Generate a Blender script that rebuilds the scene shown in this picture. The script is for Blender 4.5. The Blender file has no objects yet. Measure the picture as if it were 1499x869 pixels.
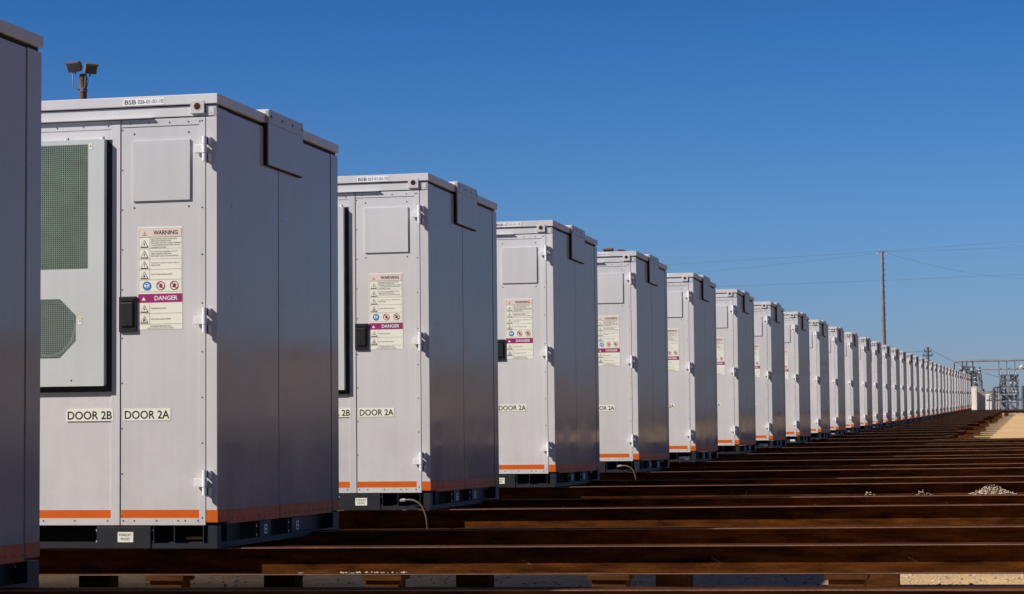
import bpy, bmesh, math, random
from mathutils import Vector, Matrix
random.seed(7)
PI = math.pi
scene = bpy.context.scene
COL = scene.collection
PITCH = 4.8435

# ------------------------------------------------------------------ helpers
def slope(Y):
    """height of the beam tops of the site at a distance Y (the yard rises gently away)"""
    Yc = min(Y, 175.0)
    i = Yc / PITCH
    z = i * .07591
    if i > 1: z += .0001281 * i * (i - 1)
    return z
RISE = .006
def gz(X, Y):
    return slope(Y) + RISE * max(-40, min(X, 40)) - .40

_t = (1+5**.5)/2; _n = (1+_t*_t)**.5
ICO = [tuple(q/_n for q in p) for p in ((-1,_t,0),(1,_t,0),(-1,-_t,0),(1,-_t,0),(0,-1,_t),(0,1,_t),(0,-1,-_t),(0,1,-_t),(_t,0,-1),(_t,0,1),(-_t,0,-1),(-_t,0,1))]
ICOF = ((0,11,5),(0,5,1),(0,1,7),(0,7,10),(0,10,11),(1,5,9),(5,11,4),(11,10,2),(10,7,6),(7,1,8),(3,9,4),(3,4,2),(3,2,6),(3,6,8),(3,8,9),(4,9,5),(2,4,11),(6,2,10),(8,6,7),(9,8,1))
class MB:
    """collects shapes for ONE mesh, several materials"""
    def __init__(s): s.bm = bmesh.new(); s.mats = []
    def mi(s, m):
        if m not in s.mats: s.mats.append(m)
        return s.mats.index(m)
    def poly(s, pts, m):
        f = s.bm.faces.new([s.bm.verts.new(p) for p in pts]); f.material_index = s.mi(m); return f
    def box(s, x0, x1, y0, y1, z0, z1, m, bev=0, M=None):
        x0, x1 = sorted((x0, x1)); y0, y1 = sorted((y0, y1)); z0, z1 = sorted((z0, z1))
        v = [s.bm.verts.new(p) for p in ((x0,y0,z0),(x1,y0,z0),(x1,y1,z0),(x0,y1,z0),(x0,y0,z1),(x1,y0,z1),(x1,y1,z1),(x0,y1,z1))]
        k = s.mi(m); fs = []
        for q in ((0,3,2,1),(4,5,6,7),(0,1,5,4),(1,2,6,5),(2,3,7,6),(3,0,4,7)):
            f = s.bm.faces.new([v[i] for i in q]); f.material_index = k; fs.append(f)
        if M is not None:
            for q in v: q.co = M @ q.co
        if bev:
            es = list({e for f in fs for e in f.edges})
            r = bmesh.ops.bevel(s.bm, geom=es, offset=bev, segments=2, profile=.6, affect='EDGES')
            for f in r['faces']: f.material_index = k
        return v
    def cyl(s, p0, p1, r0, r1, m, n=12, cap=True):
        p0, p1 = Vector(p0), Vector(p1); d = (p1 - p0).normalized()
        a = d.orthogonal().normalized(); b = d.cross(a); k = s.mi(m)
        A = [s.bm.verts.new(p0 + (a*math.cos(2*PI*i/n) + b*math.sin(2*PI*i/n))*r0) for i in range(n)]
        B = [s.bm.verts.new(p1 + (a*math.cos(2*PI*i/n) + b*math.sin(2*PI*i/n))*r1) for i in range(n)]
        for i in range(n):
            j = (i+1) % n
            f = s.bm.faces.new((A[i], A[j], B[j], B[i])); f.material_index = k; f.smooth = True
        if cap:
            for ring in (A[::-1], B):
                f = s.bm.faces.new([s.bm.verts.new(v.co) for v in ring]); f.material_index = k
    def tube(s, pts, r, m, n=8):
        pts = [Vector(p) for p in pts]; k = s.mi(m); rings = []
        a = None
        for i, p in enumerate(pts):
            d = (pts[min(i+1, len(pts)-1)] - pts[max(i-1, 0)]).normalized()
            a = d.orthogonal().normalized() if a is None else (a - d*a.dot(d)).normalized()
            b = d.cross(a)
            rings.append([s.bm.verts.new(p + (a*math.cos(2*PI*q/n) + b*math.sin(2*PI*q/n))*r) for q in range(n)])
        for A, B in zip(rings, rings[1:]):
            for q in range(n):
                f = s.bm.faces.new((A[q], A[(q+1) % n], B[(q+1) % n], B[q])); f.material_index = k; f.smooth = True
        s.bm.faces.new(rings[0][::-1]).material_index = k
        s.bm.faces.new(rings[-1]).material_index = k
    def rock(s, c, r, m):
        k = s.mi(m)
        sx, sy, sz = random.uniform(.7,1.4)*r, random.uniform(.7,1.3)*r, random.uniform(.45,.9)*r
        a = random.uniform(0, PI); ca, sa = math.cos(a), math.sin(a)
        vs = []
        for p in ICO:
            w = random.uniform(.78, 1.2); x, y, z = p[0]*sx*w, p[1]*sy*w, p[2]*sz*w
            vs.append(s.bm.verts.new((c[0]+x*ca-y*sa, c[1]+x*sa+y*ca, c[2]+z)))
        for f in ICOF: s.bm.faces.new((vs[f[0]], vs[f[1]], vs[f[2]])).material_index = k
    def disc(s, c, r, m, y=None, n=20, ri=0):
        """disc or ring facing -Y"""
        k = s.mi(m); x, yy, z = c
        O = [s.bm.verts.new((x + r*math.cos(2*PI*i/n), yy, z + r*math.sin(2*PI*i/n))) for i in range(n)]
        if ri:
            I = [s.bm.verts.new((x + ri*math.cos(2*PI*i/n), yy, z + ri*math.sin(2*PI*i/n))) for i in range(n)]
            for i in range(n):
                j = (i+1) % n
                s.bm.faces.new((O[i], O[j], I[j], I[i])).material_index = k
        else:
            s.bm.faces.new(O).material_index = k
    def sheet(s, x0, x1, z0, z1, y, m):
        return s.poly(((x0,y,z0),(x1,y,z0),(x1,y,z1),(x0,y,z1)), m)
    def text(s, txt, x0, x1, z0, z1, y, m, side=False, maxw=None):
        """letters fitted into the rectangle, facing -Y (or +X when side)"""
        key = txt
        if key not in TXT:
            cu = bpy.data.curves.new('lettering', 'FONT'); cu.body = txt; cu.resolution_u = 3; cu.offset = .004 if (len(txt) > 8 or txt in ('FORKLIFT', 'POCKET')) else .014
            ob = bpy.data.objects.new('lettering', cu); COL.objects.link(ob)
            dg = bpy.context.evaluated_depsgraph_get()
            me = bpy.data.meshes.new_from_object(ob.evaluated_get(dg))
            V = [tuple(v.co) for v in me.vertices]; P = [tuple(p.vertices) for p in me.polygons]
            bpy.data.objects.remove(ob); bpy.data.curves.remove(cu); bpy.data.meshes.remove(me)
            TXT[key] = (V, P)
        V, P = TXT[key]
        ax = min(v[0] for v in V); bx_ = max(v[0] for v in V); az = min(v[1] for v in V); bz = max(v[1] for v in V)
        k = s.mi(m); sx = (x1-x0)/(bx_-ax); sz = (z1-z0)/(bz-az)
        vs = []
        for v in V:
            u = x0 + (v[0]-ax)*sx; w = z0 + (v[1]-az)*sz
            vs.append(s.bm.verts.new((y, u, w) if side else (u, y, w)))
        for p in P:
            try: s.bm.faces.new([vs[i] for i in p]).material_index = k
            except ValueError: pass
    def build(s, name, parent=None, loc=None):
        me = bpy.data.meshes.new(name); s.bm.to_mesh(me); s.bm.free()
        for m in s.mats: me.materials.append(m)
        o = bpy.data.objects.new(name, me); COL.objects.link(o)
        if parent is not None: o.parent = parent
        if loc is not None: o.location = loc
        return o
TXT = {}
def tag(o, label, cat, group=None, kind=None):
    o['label'] = label; o['category'] = cat
    if group: o['group'] = group
    if kind: o['kind'] = kind
    return o
def empty(name, loc, label, cat, group=None):
    o = bpy.data.objects.new(name, None); COL.objects.link(o); o.location = loc
    o.empty_display_size = .2
    return tag(o, label, cat, group)
def kids(o): return [c for c in CH.get(o.name, [])]
def copy_tree(o, parent=None, skip=()):
    c = o.copy(); COL.objects.link(c); c.parent = parent
    for ch in list(o.children):
        if ch.name.split('.')[0] in skip: continue
        copy_tree(ch, c, skip)
    return c
ORD = ['first','second','third','fourth','fifth','sixth','seventh','eighth','ninth','tenth','eleventh','twelfth','thirteenth','fourteenth','fifteenth','sixteenth','seventeenth','eighteenth','nineteenth']
TENS = {2:'twenty',3:'thirty',4:'forty',5:'fifty',6:'sixty',7:'seventy'}
TENTH = {2:'twentieth',3:'thirtieth',4:'fortieth',5:'fiftieth',6:'sixtieth',7:'seventieth'}
def ordinal(n):
    if n < 20: return ORD[n-1]
    return TENTH[n//10] if n % 10 == 0 else TENS[n//10] + '-' + ORD[n % 10 - 1]

# ------------------------------------------------------------------ materials
def newmat(name):
    m = bpy.data.materials.new(name); m.use_nodes = True
    nt = m.node_tree; b = nt.nodes['Principled BSDF']
    return m, nt, b
def N(nt, t, **kw):
    n = nt.nodes.new(t)
    for k, v in kw.items():
        if k in n.inputs: n.inputs[k].default_value = v
        else: setattr(n, k, v)
    return n
def plain(name, col, rough=.6, spec=.4, metal=0, var=.12, scale=8, bump=0, bscale=60):
    m, nt, b = newmat(name)
    b.inputs['Roughness'].default_value = rough; b.inputs['Specular IOR Level'].default_value = spec
    b.inputs['Metallic'].default_value = metal
    tc = N(nt, 'ShaderNodeTexCoord')
    no = N(nt, 'ShaderNodeTexNoise', Scale=scale, Detail=5.0)
    nt.links.new(tc.outputs['Object'], no.inputs['Vector'])
    mr = N(nt, 'ShaderNodeMapRange'); mr.inputs[1].default_value = .3; mr.inputs[2].default_value = .7
    mr.inputs[3].default_value = 1-var; mr.inputs[4].default_value = 1+var
    nt.links.new(no.outputs['Fac'], mr.inputs[0])
    mx = N(nt, 'ShaderNodeMix', data_type='RGBA', blend_type='MULTIPLY'); mx.inputs['Factor'].default_value = 1
    mx.inputs[6].default_value = (*col, 1); nt.links.new(mr.outputs[0], mx.inputs[7])
    nt.links.new(mx.outputs[2], b.inputs['Base Color'])
    if bump:
        n2 = N(nt, 'ShaderNodeTexNoise', Scale=bscale, Detail=4.0); nt.links.new(tc.outputs['Object'], n2.inputs['Vector'])
        bp = N(nt, 'ShaderNodeBump', Strength=bump, Distance=.01); nt.links.new(n2.outputs['Fac'], bp.inputs['Height'])
        nt.links.new(bp.outputs[0], b.inputs['Normal'])
    return m
def paint(name, col, rough=.32, gloss=0, streak=.06, spec=.5, wave=.25, wsc=(2.4, 2.4, .8)):
    """factory paint on sheet steel: dust clouds, faint vertical runs, slightly wavy sheet"""
    m, nt, b = newmat(name)
    b.inputs['Specular IOR Level'].default_value = spec
    tc = N(nt, 'ShaderNodeTexCoord'); oi = N(nt, 'ShaderNodeObjectInfo')
    add = N(nt, 'ShaderNodeVectorMath', operation='ADD')
    sc = N(nt, 'ShaderNodeVectorMath', operation='SCALE'); sc.inputs['Scale'].default_value = 37.0
    cmb = N(nt, 'ShaderNodeCombineXYZ'); nt.links.new(oi.outputs['Random'], cmb.inputs[0]); nt.links.new(oi.outputs['Random'], cmb.inputs[1])
    nt.links.new(cmb.outputs[0], sc.inputs[0]); nt.links.new(tc.outputs['Object'], add.inputs[0]); nt.links.new(sc.outputs[0], add.inputs[1])
    mp = N(nt, 'ShaderNodeMapping'); mp.inputs['Scale'].default_value = (14, 14, .7); nt.links.new(add.outputs[0], mp.inputs[0])
    n1 = N(nt, 'ShaderNodeTexNoise', Scale=1.0, Detail=4.0); nt.links.new(mp.outputs[0], n1.inputs['Vector'])
    n2 = N(nt, 'ShaderNodeTexNoise', Scale=2.2, Detail=6.0); nt.links.new(add.outputs[0], n2.inputs['Vector'])
    ad = N(nt, 'ShaderNodeMath', operation='ADD'); nt.links.new(n1.outputs['Fac'], ad.inputs[0]); nt.links.new(n2.outputs['Fac'], ad.inputs[1])
    mr = N(nt, 'ShaderNodeMapRange'); mr.inputs[1].default_value = .7; mr.inputs[2].default_value = 1.3
    mr.inputs[3].default_value = 1-streak; mr.inputs[4].default_value = 1+streak*.6
    nt.links.new(ad.outputs[0], mr.inputs[0])
    mx = N(nt, 'ShaderNodeMix', data_type='RGBA', blend_type='MULTIPLY'); mx.inputs['Factor'].default_value = 1
    mx.inputs[6].default_value = (*col, 1); nt.links.new(mr.outputs[0], mx.inputs[7])
    tn = N(nt, 'ShaderNodeMapRange'); tn.inputs[3].default_value = .93; tn.inputs[4].default_value = 1.03; nt.links.new(oi.outputs['Random'], tn.inputs[0])
    m3 = N(nt, 'ShaderNodeMix', data_type='RGBA', blend_type='MULTIPLY'); m3.inputs['Factor'].default_value = 1
    nt.links.new(mx.outputs[2], m3.inputs[6]); nt.links.new(tn.outputs[0], m3.inputs[7])
    # dust and dried splashes gather low on the sheet
    sz_ = N(nt, 'ShaderNodeSeparateXYZ'); nt.links.new(tc.outputs['Object'], sz_.inputs[0])
    dl = N(nt, 'ShaderNodeMapRange'); dl.inputs[1].default_value = .15; dl.inputs[2].default_value = .9; dl.inputs[3].default_value = .42; dl.inputs[4].default_value = 0
    nt.links.new(sz_.outputs[2], dl.inputs[0])
    n4 = N(nt, 'ShaderNodeTexNoise', Scale=7.0, Detail=8.0, Roughness=.7); nt.links.new(add.outputs[0], n4.inputs['Vector'])
    d2 = N(nt, 'ShaderNodeMapRange'); d2.inputs[1].default_value = .4; d2.inputs[2].default_value = .75; nt.links.new(n4.outputs['Fac'], d2.inputs[0])
    dm = N(nt, 'ShaderNodeMath', operation='MULTIPLY'); nt.links.new(dl.outputs[0], dm.inputs[0]); nt.links.new(d2.outputs[0], dm.inputs[1])
    m4 = N(nt, 'ShaderNodeMix', data_type='RGBA', blend_type='MIX'); nt.links.new(dm.outputs[0], m4.inputs['Factor'])
    m4.inputs[7].default_value = (col[0]*.72, col[1]*.64, col[2]*.54, 1); nt.links.new(m3.outputs[2], m4.inputs[6])
    nt.links.new(m4.outputs[2], b.inputs['Base Color'])
    r2 = N(nt, 'ShaderNodeMapRange'); r2.inputs[1].default_value = .3; r2.inputs[2].default_value = .7
    r2.inputs[3].default_value = rough-.05; r2.inputs[4].default_value = rough+.1
    nt.links.new(n2.outputs['Fac'], r2.inputs[0]); nt.links.new(r2.outputs[0], b.inputs['Roughness'])
    mp2 = N(nt, 'ShaderNodeMapping'); mp2.inputs['Scale'].default_value = wsc; nt.links.new(add.outputs[0], mp2.inputs[0])
    n3 = N(nt, 'ShaderNodeTexNoise', Scale=1.0, Detail=1.5); nt.links.new(mp2.outputs[0], n3.inputs['Vector'])
    bp = N(nt, 'ShaderNodeBump', Strength=wave, Distance=.02); nt.links.new(n3.outputs['Fac'], bp.inputs['Height'])
    nt.links.new(bp.outputs[0], b.inputs['Normal'])
    if gloss:
        # lacquer film: its sheen levels off at glancing angles
        b.inputs['Specular IOR Level'].default_value = 0
        gl = N(nt, 'ShaderNodeBsdfGlossy'); nt.links.new(bp.outputs[0], gl.inputs['Normal']); nt.links.new(r2.outputs[0], gl.inputs['Roughness'])
        fr = N(nt, 'ShaderNodeFresnel', IOR=1.42); mn = N(nt, 'ShaderNodeMath', operation='MINIMUM'); mn.inputs[1].default_value = gloss
        nt.links.new(fr.outputs[0], mn.inputs[0])
        mxx = N(nt, 'ShaderNodeMixShader'); nt.links.new(mn.outputs[0], mxx.inputs[0]); nt.links.new(b.outputs[0], mxx.inputs[1]); nt.links.new(gl.outputs[0], mxx.inputs[2])
        nt.links.new(mxx.outputs[0], nt.nodes['Material Output'].inputs[0])
    return m
def rust(name, dark, light, scale=3.0, rough=.75):
    m, nt, b = newmat(name)
    b.inputs['Specular IOR Level'].default_value = .04
    geo = N(nt, 'ShaderNodeNewGeometry')
    mp = N(nt, 'ShaderNodeMapping'); mp.inputs['Scale'].default_value = (1, 6, 6); nt.links.new(geo.outputs['Position'], mp.inputs[0])
    n1 = N(nt, 'ShaderNodeTexNoise', Scale=scale, Detail=8.0, Roughness=.65); nt.links.new(mp.outputs[0], n1.inputs['Vector'])
    n2 = N(nt, 'ShaderNodeTexNoise', Scale=90.0, Detail=3.0); nt.links.new(geo.outputs['Position'], n2.inputs['Vector'])
    cr = N(nt, 'ShaderNodeValToRGB'); nt.links.new(n1.outputs['Fac'], cr.inputs[0])
    e = cr.color_ramp.elements; e[0].position = .32; e[0].color = (*dark, 1); e[1].position = .7; e[1].color = (*light, 1)
    mx = N(nt, 'ShaderNodeMix', data_type='RGBA', blend_type='MULTIPLY'); mx.inputs['Factor'].default_value = .6
    nt.links.new(cr.outputs[0], mx.inputs[6]); nt.links.new(n2.outputs['Fac'], mx.inputs[7])
    nt.links.new(mx.outputs[2], b.inputs['Base Color'])
    b.inputs['Roughness'].default_value = rough
    bp = N(nt, 'ShaderNodeBump', Strength=.35, Distance=.004); nt.links.new(n2.outputs['Fac'], bp.inputs['Height'])
    nt.links.new(bp.outputs[0], b.inputs['Normal'])
    return m

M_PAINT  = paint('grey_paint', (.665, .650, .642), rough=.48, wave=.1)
M_SIDE   = paint('shaded_grey_paint', (.41, .375, .355), rough=.085, wave=.22, streak=.04, gloss=.20, wsc=(1.7, 1.7, .6))  # darker copy of the grey paint, the side wall's shade in its colour
M_ROOF   = paint('roof_paint', (.68, .66, .65), rough=.45, wave=.1)
M_CAPS   = paint('shaded_cap_paint', (.56, .52, .50), rough=.35, wave=.08, gloss=.2)  # roof paint darkened to carry the shade on the cap's side
M_COOL   = paint('cool_grey_paint', (.60, .63, .61), rough=.45, wave=.1)
M_HINGE  = plain('hinge_paint', (.84, .82, .83), rough=.4, var=.04)
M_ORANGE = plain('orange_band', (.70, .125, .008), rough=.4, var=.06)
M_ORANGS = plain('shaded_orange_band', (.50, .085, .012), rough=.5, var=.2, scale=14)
M_CABSIDE= plain('shaded_cabinet_paint', (.36, .32, .34), rough=.6, spec=.2)  # cabinet white darkened to lilac to paint its shaded side
M_POLEG  = plain('grey_steel_pole', (.20, .215, .245), rough=.6, var=.3, scale=.6)
M_NAVY   = plain('dark_navy_paint', (.016, .019, .025), rough=.5, var=.2, bump=.1)
M_BLACK  = plain('dark_recess', (.008, .008, .009), rough=.8)
M_HANDLE = plain('black_plastic', (.016, .016, .017), rough=.38, spec=.5)
M_RIVET  = plain('dark_rivet', (.02, .02, .02), rough=.4)
M_GREENB = plain('grille_wire', (.21, .29, .22), rough=.55)
M_GREYB  = plain('guard_wire', (.25, .30, .26), rough=.5)
M_DKGRN  = plain('grille_inside', (.008, .014, .010), rough=.8, var=.5, scale=6)
M_SUNARC  = plain('sunlit_arc', (.75, .75, .76), rough=.3)
M_LABEL  = plain('cream_label', (.90, .89, .74), rough=.5, var=.02)
M_WHITE  = plain('white_label', (.92, .92, .92), rough=.5, var=.02)
M_PINK   = plain('pink_label', (.85, .66, .60), rough=.5, var=.02)
M_PURPLE = plain('magenta_label', (.36, .015, .15), rough=.5, var=.02)
M_BLUE   = plain('blue_label', (.015, .22, .60), rough=.5, var=.02)
M_RED    = plain('dark_red_label', (.38, .02, .06), rough=.5, var=.02)
M_INK    = plain('black_ink', (.012, .012, .012), rough=.6, var=0)
M_YELLOW = plain('yellow_label', (.80, .62, .05), rough=.5, var=.02)
M_RUSTH  = rust('casting_rust', (.06, .015, .006), (.20, .06, .02))
M_RUST   = rust('rusty_beam', (.026, .007, .002), (.22, .068, .012))
M_RUSTT  = rust('edge_highlight_and_ticks', (.24, .17, .145), (.40, .30, .25), scale=5)
M_BLOCK  = rust('rusty_block', (.07, .027, .008), (.18, .075, .022))
M_TIMBER = plain('pale_timber', (.42, .30, .16), rough=.8, var=.3, scale=20)
M_HOSE   = plain('grey_hose', (.13, .095, .075), rough=.6)
M_CHROME = plain('bright_fitting', (.8, .8, .8), rough=.25, metal=.7)
M_POLEW  = plain('weathered_wood', (.13, .075, .035), rough=.9, var=.4, scale=3)
M_GALV   = plain('galvanised_steel', (.20, .22, .25), rough=.5, var=.25, scale=.6)
M_GALVD  = plain('dark_steelwork', (.085, .10, .125), rough=.6, var=.3, scale=.8)
M_LAMP   = plain('lamp_housing', (.20, .17, .13), rough=.5)
M_GLASS  = plain('lamp_glass', (.05, .05, .055), rough=.15, spec=.8)
M_CERAM  = plain('pale_insulator', (.70, .72, .75), rough=.3)
M_WHTC   = paint('white_cabinet_paint', (.74, .72, .68), rough=.5, wave=.1)
M_STONE  = [plain('stone_a', (.52, .40, .26), rough=.95, var=.4, scale=30), plain('stone_b', (.60, .50, .38), rough=.95, var=.3, scale=30), plain('stone_c', (.30, .24, .18), rough=.95, var=.3, scale=30)]
M_WIRE   = plain('overhead_wire', (.14, .17, .22), rough=.6)

def ground_mat():
    m, nt, b = newmat('sandy_gravel')
    geo = N(nt, 'ShaderNodeNewGeometry')
    n1 = N(nt, 'ShaderNodeTexNoise', Scale=.35, Detail=8.0); nt.links.new(geo.outputs['Position'], n1.inputs['Vector'])
    n2 = N(nt, 'ShaderNodeTexNoise', Scale=28.0, Detail=6.0, Roughness=.7); nt.links.new(geo.outputs['Position'], n2.inputs['Vector'])
    vo = N(nt, 'ShaderNodeTexVoronoi', Scale=22.0); nt.links.new(geo.outputs['Position'], vo.inputs['Vector'])
    cr = N(nt, 'ShaderNodeValToRGB'); nt.links.new(n1.outputs['Fac'], cr.inputs[0])
    e = cr.color_ramp.elements; e[0].position = .3; e[0].color = (.78, .51, .25, 1); e[1].position = .72; e[1].color = (.95, .66, .36, 1)
    c2 = N(nt, 'ShaderNodeValToRGB'); nt.links.new(n2.outputs['Fac'], c2.inputs[0])
    e = c2.color_ramp.elements; e[0].position = .3; e[0].color = (.72, .72, .72, 1); e[1].position = .6; e[1].color = (1.08, 1.06, 1.04, 1)
    mx = N(nt, 'ShaderNodeMix', data_type='RGBA', blend_type='MULTIPLY'); mx.inputs['Factor'].default_value = 1
    nt.links.new(cr.outputs[0], mx.inputs[6]); nt.links.new(c2.outputs[0], mx.inputs[7])
    sp = N(nt, 'ShaderNodeSeparateXYZ'); nt.links.new(geo.outputs['Position'], sp.inputs[0])
    def rng(o_, a, b_, c, d):
        q = N(nt, 'ShaderNodeMapRange'); q.inputs[1].default_value = a; q.inputs[2].default_value = b_; q.inputs[3].default_value = c; q.inputs[4].default_value = d
        nt.links.new(o_, q.inputs[0]); return q.outputs[0]
    def mul(a, b_):
        q = N(nt, 'ShaderNodeMath', operation='MULTIPLY'); nt.links.new(a, q.inputs[0]); nt.links.new(b_, q.inputs[1]); return q.outputs[0]
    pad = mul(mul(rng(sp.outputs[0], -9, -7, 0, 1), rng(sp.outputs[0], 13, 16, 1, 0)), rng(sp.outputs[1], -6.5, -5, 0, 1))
    n5 = N(nt, 'ShaderNodeTexNoise', Scale=2.6, Detail=5.0, Roughness=.65); nt.links.new(geo.outputs['Position'], n5.inputs['Vector'])
    mid = rng(n5.outputs['Fac'], .35, .65, .80, 1.05)
    mm = N(nt, 'ShaderNodeMix', data_type='RGBA', blend_type='MULTIPLY'); mm.inputs['Factor'].default_value = 1
    nt.links.new(mx.outputs[2], mm.inputs[6]); nt.links.new(mid, mm.inputs[7])
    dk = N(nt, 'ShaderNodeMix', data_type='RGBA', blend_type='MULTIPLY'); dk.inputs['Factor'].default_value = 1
    dk.inputs[7].default_value = (.22, .25, .32, 1); nt.links.new(mm.outputs[2], dk.inputs[6])  # ground outside the pad is darkened to cut bounced light
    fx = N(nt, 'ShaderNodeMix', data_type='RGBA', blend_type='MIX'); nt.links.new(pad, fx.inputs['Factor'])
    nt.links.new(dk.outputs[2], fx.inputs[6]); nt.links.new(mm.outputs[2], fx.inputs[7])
    nt.links.new(fx.outputs[2], b.inputs['Base Color'])
    b.inputs['Roughness'].default_value = .95; b.inputs['Specular IOR Level'].default_value = .1
    bp = N(nt, 'ShaderNodeBump', Strength=.7, Distance=.03); nt.links.new(n2.outputs['Fac'], bp.inputs['Height'])
    nt.links.new(bp.outputs[0], b.inputs['Normal'])
    return m
M_GROUND = ground_mat()
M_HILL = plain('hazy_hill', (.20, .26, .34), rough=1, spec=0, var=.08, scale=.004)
M_DESERT = plain('desert_hill', (.27, .21, .155), rough=1, spec=0, var=.3, scale=.01)

# ------------------------------------------------------------------ the battery container
LEN = 6.06; DEP = 2.438
def label_plate(mb, x0, x1, z0, z1, y, m=None): mb.sheet(x0, x1, z0, z1, y, m or M_LABEL)

def rivet(mb, x, z, y, r=.0042):
    r *= 1.35
    mb.cyl((x, y, z), (x, y-.003, z), r, r*.7, M_RIVET, n=6)

def tri_icon(mb, cx, cz, s, y, kind, fg=None, bg=None):
    fg = fg or M_INK; bg = bg or M_LABEL
    def T(k, yy, m): mb.poly([(cx-k, yy, cz-k*.87), (cx+k, yy, cz-k*.87), (cx, yy, cz+k*.87)], m)
    T(s, y, fg); T(s*.78, y-.0006, bg)
    y -= .0012
    if kind == 'bolt':
        mb.poly([(cx+s*.08,y,cz+s*.4),(cx-s*.22,y,cz-s*.15),(cx-s*.02,y,cz-s*.12),(cx-s*.1,y,cz-s*.6),(cx+s*.22,y,cz-s*.02),(cx+s*.02,y,cz-s*.02)], fg)
    elif kind == 'bang':
        mb.poly([(cx-s*.1,y,cz+s*.35),(cx-s*.05,y,cz-s*.25),(cx+s*.05,y,cz-s*.25),(cx+s*.1,y,cz+s*.35)], fg)
        mb.disc((cx, y, cz-s*.45), s*.09, fg, n=8)
    elif kind == 'hand':
        mb.poly([(cx-s*.4,y,cz-s*.5),(cx+s*.35,y,cz-s*.5),(cx+s*.4,y,cz-s*.38),(cx-s*.3,y,cz-s*.32)], fg)
        mb.poly([(cx-s*.15,y,cz-s*.28),(cx+s*.3,y,cz-s*.3),(cx+s*.1,y,cz-s*.05),(cx-s*.02,y,cz+s*.25),(cx-s*.14,y,cz+s*.1)], fg)
    else:
        mb.poly([(cx-s*.3,y,cz-s*.5),(cx-s*.05,y,cz-s*.5),(cx+s*.1,y,cz+s*.0),(cx-s*.02,y,cz+s*.4),(cx-s*.16,y,cz+s*.1)], fg)
        mb.poly([(cx+s*.1,y,cz-s*.5),(cx+s*.38,y,cz-s*.5),(cx+s*.14,y,cz+s*.05)], fg)

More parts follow.
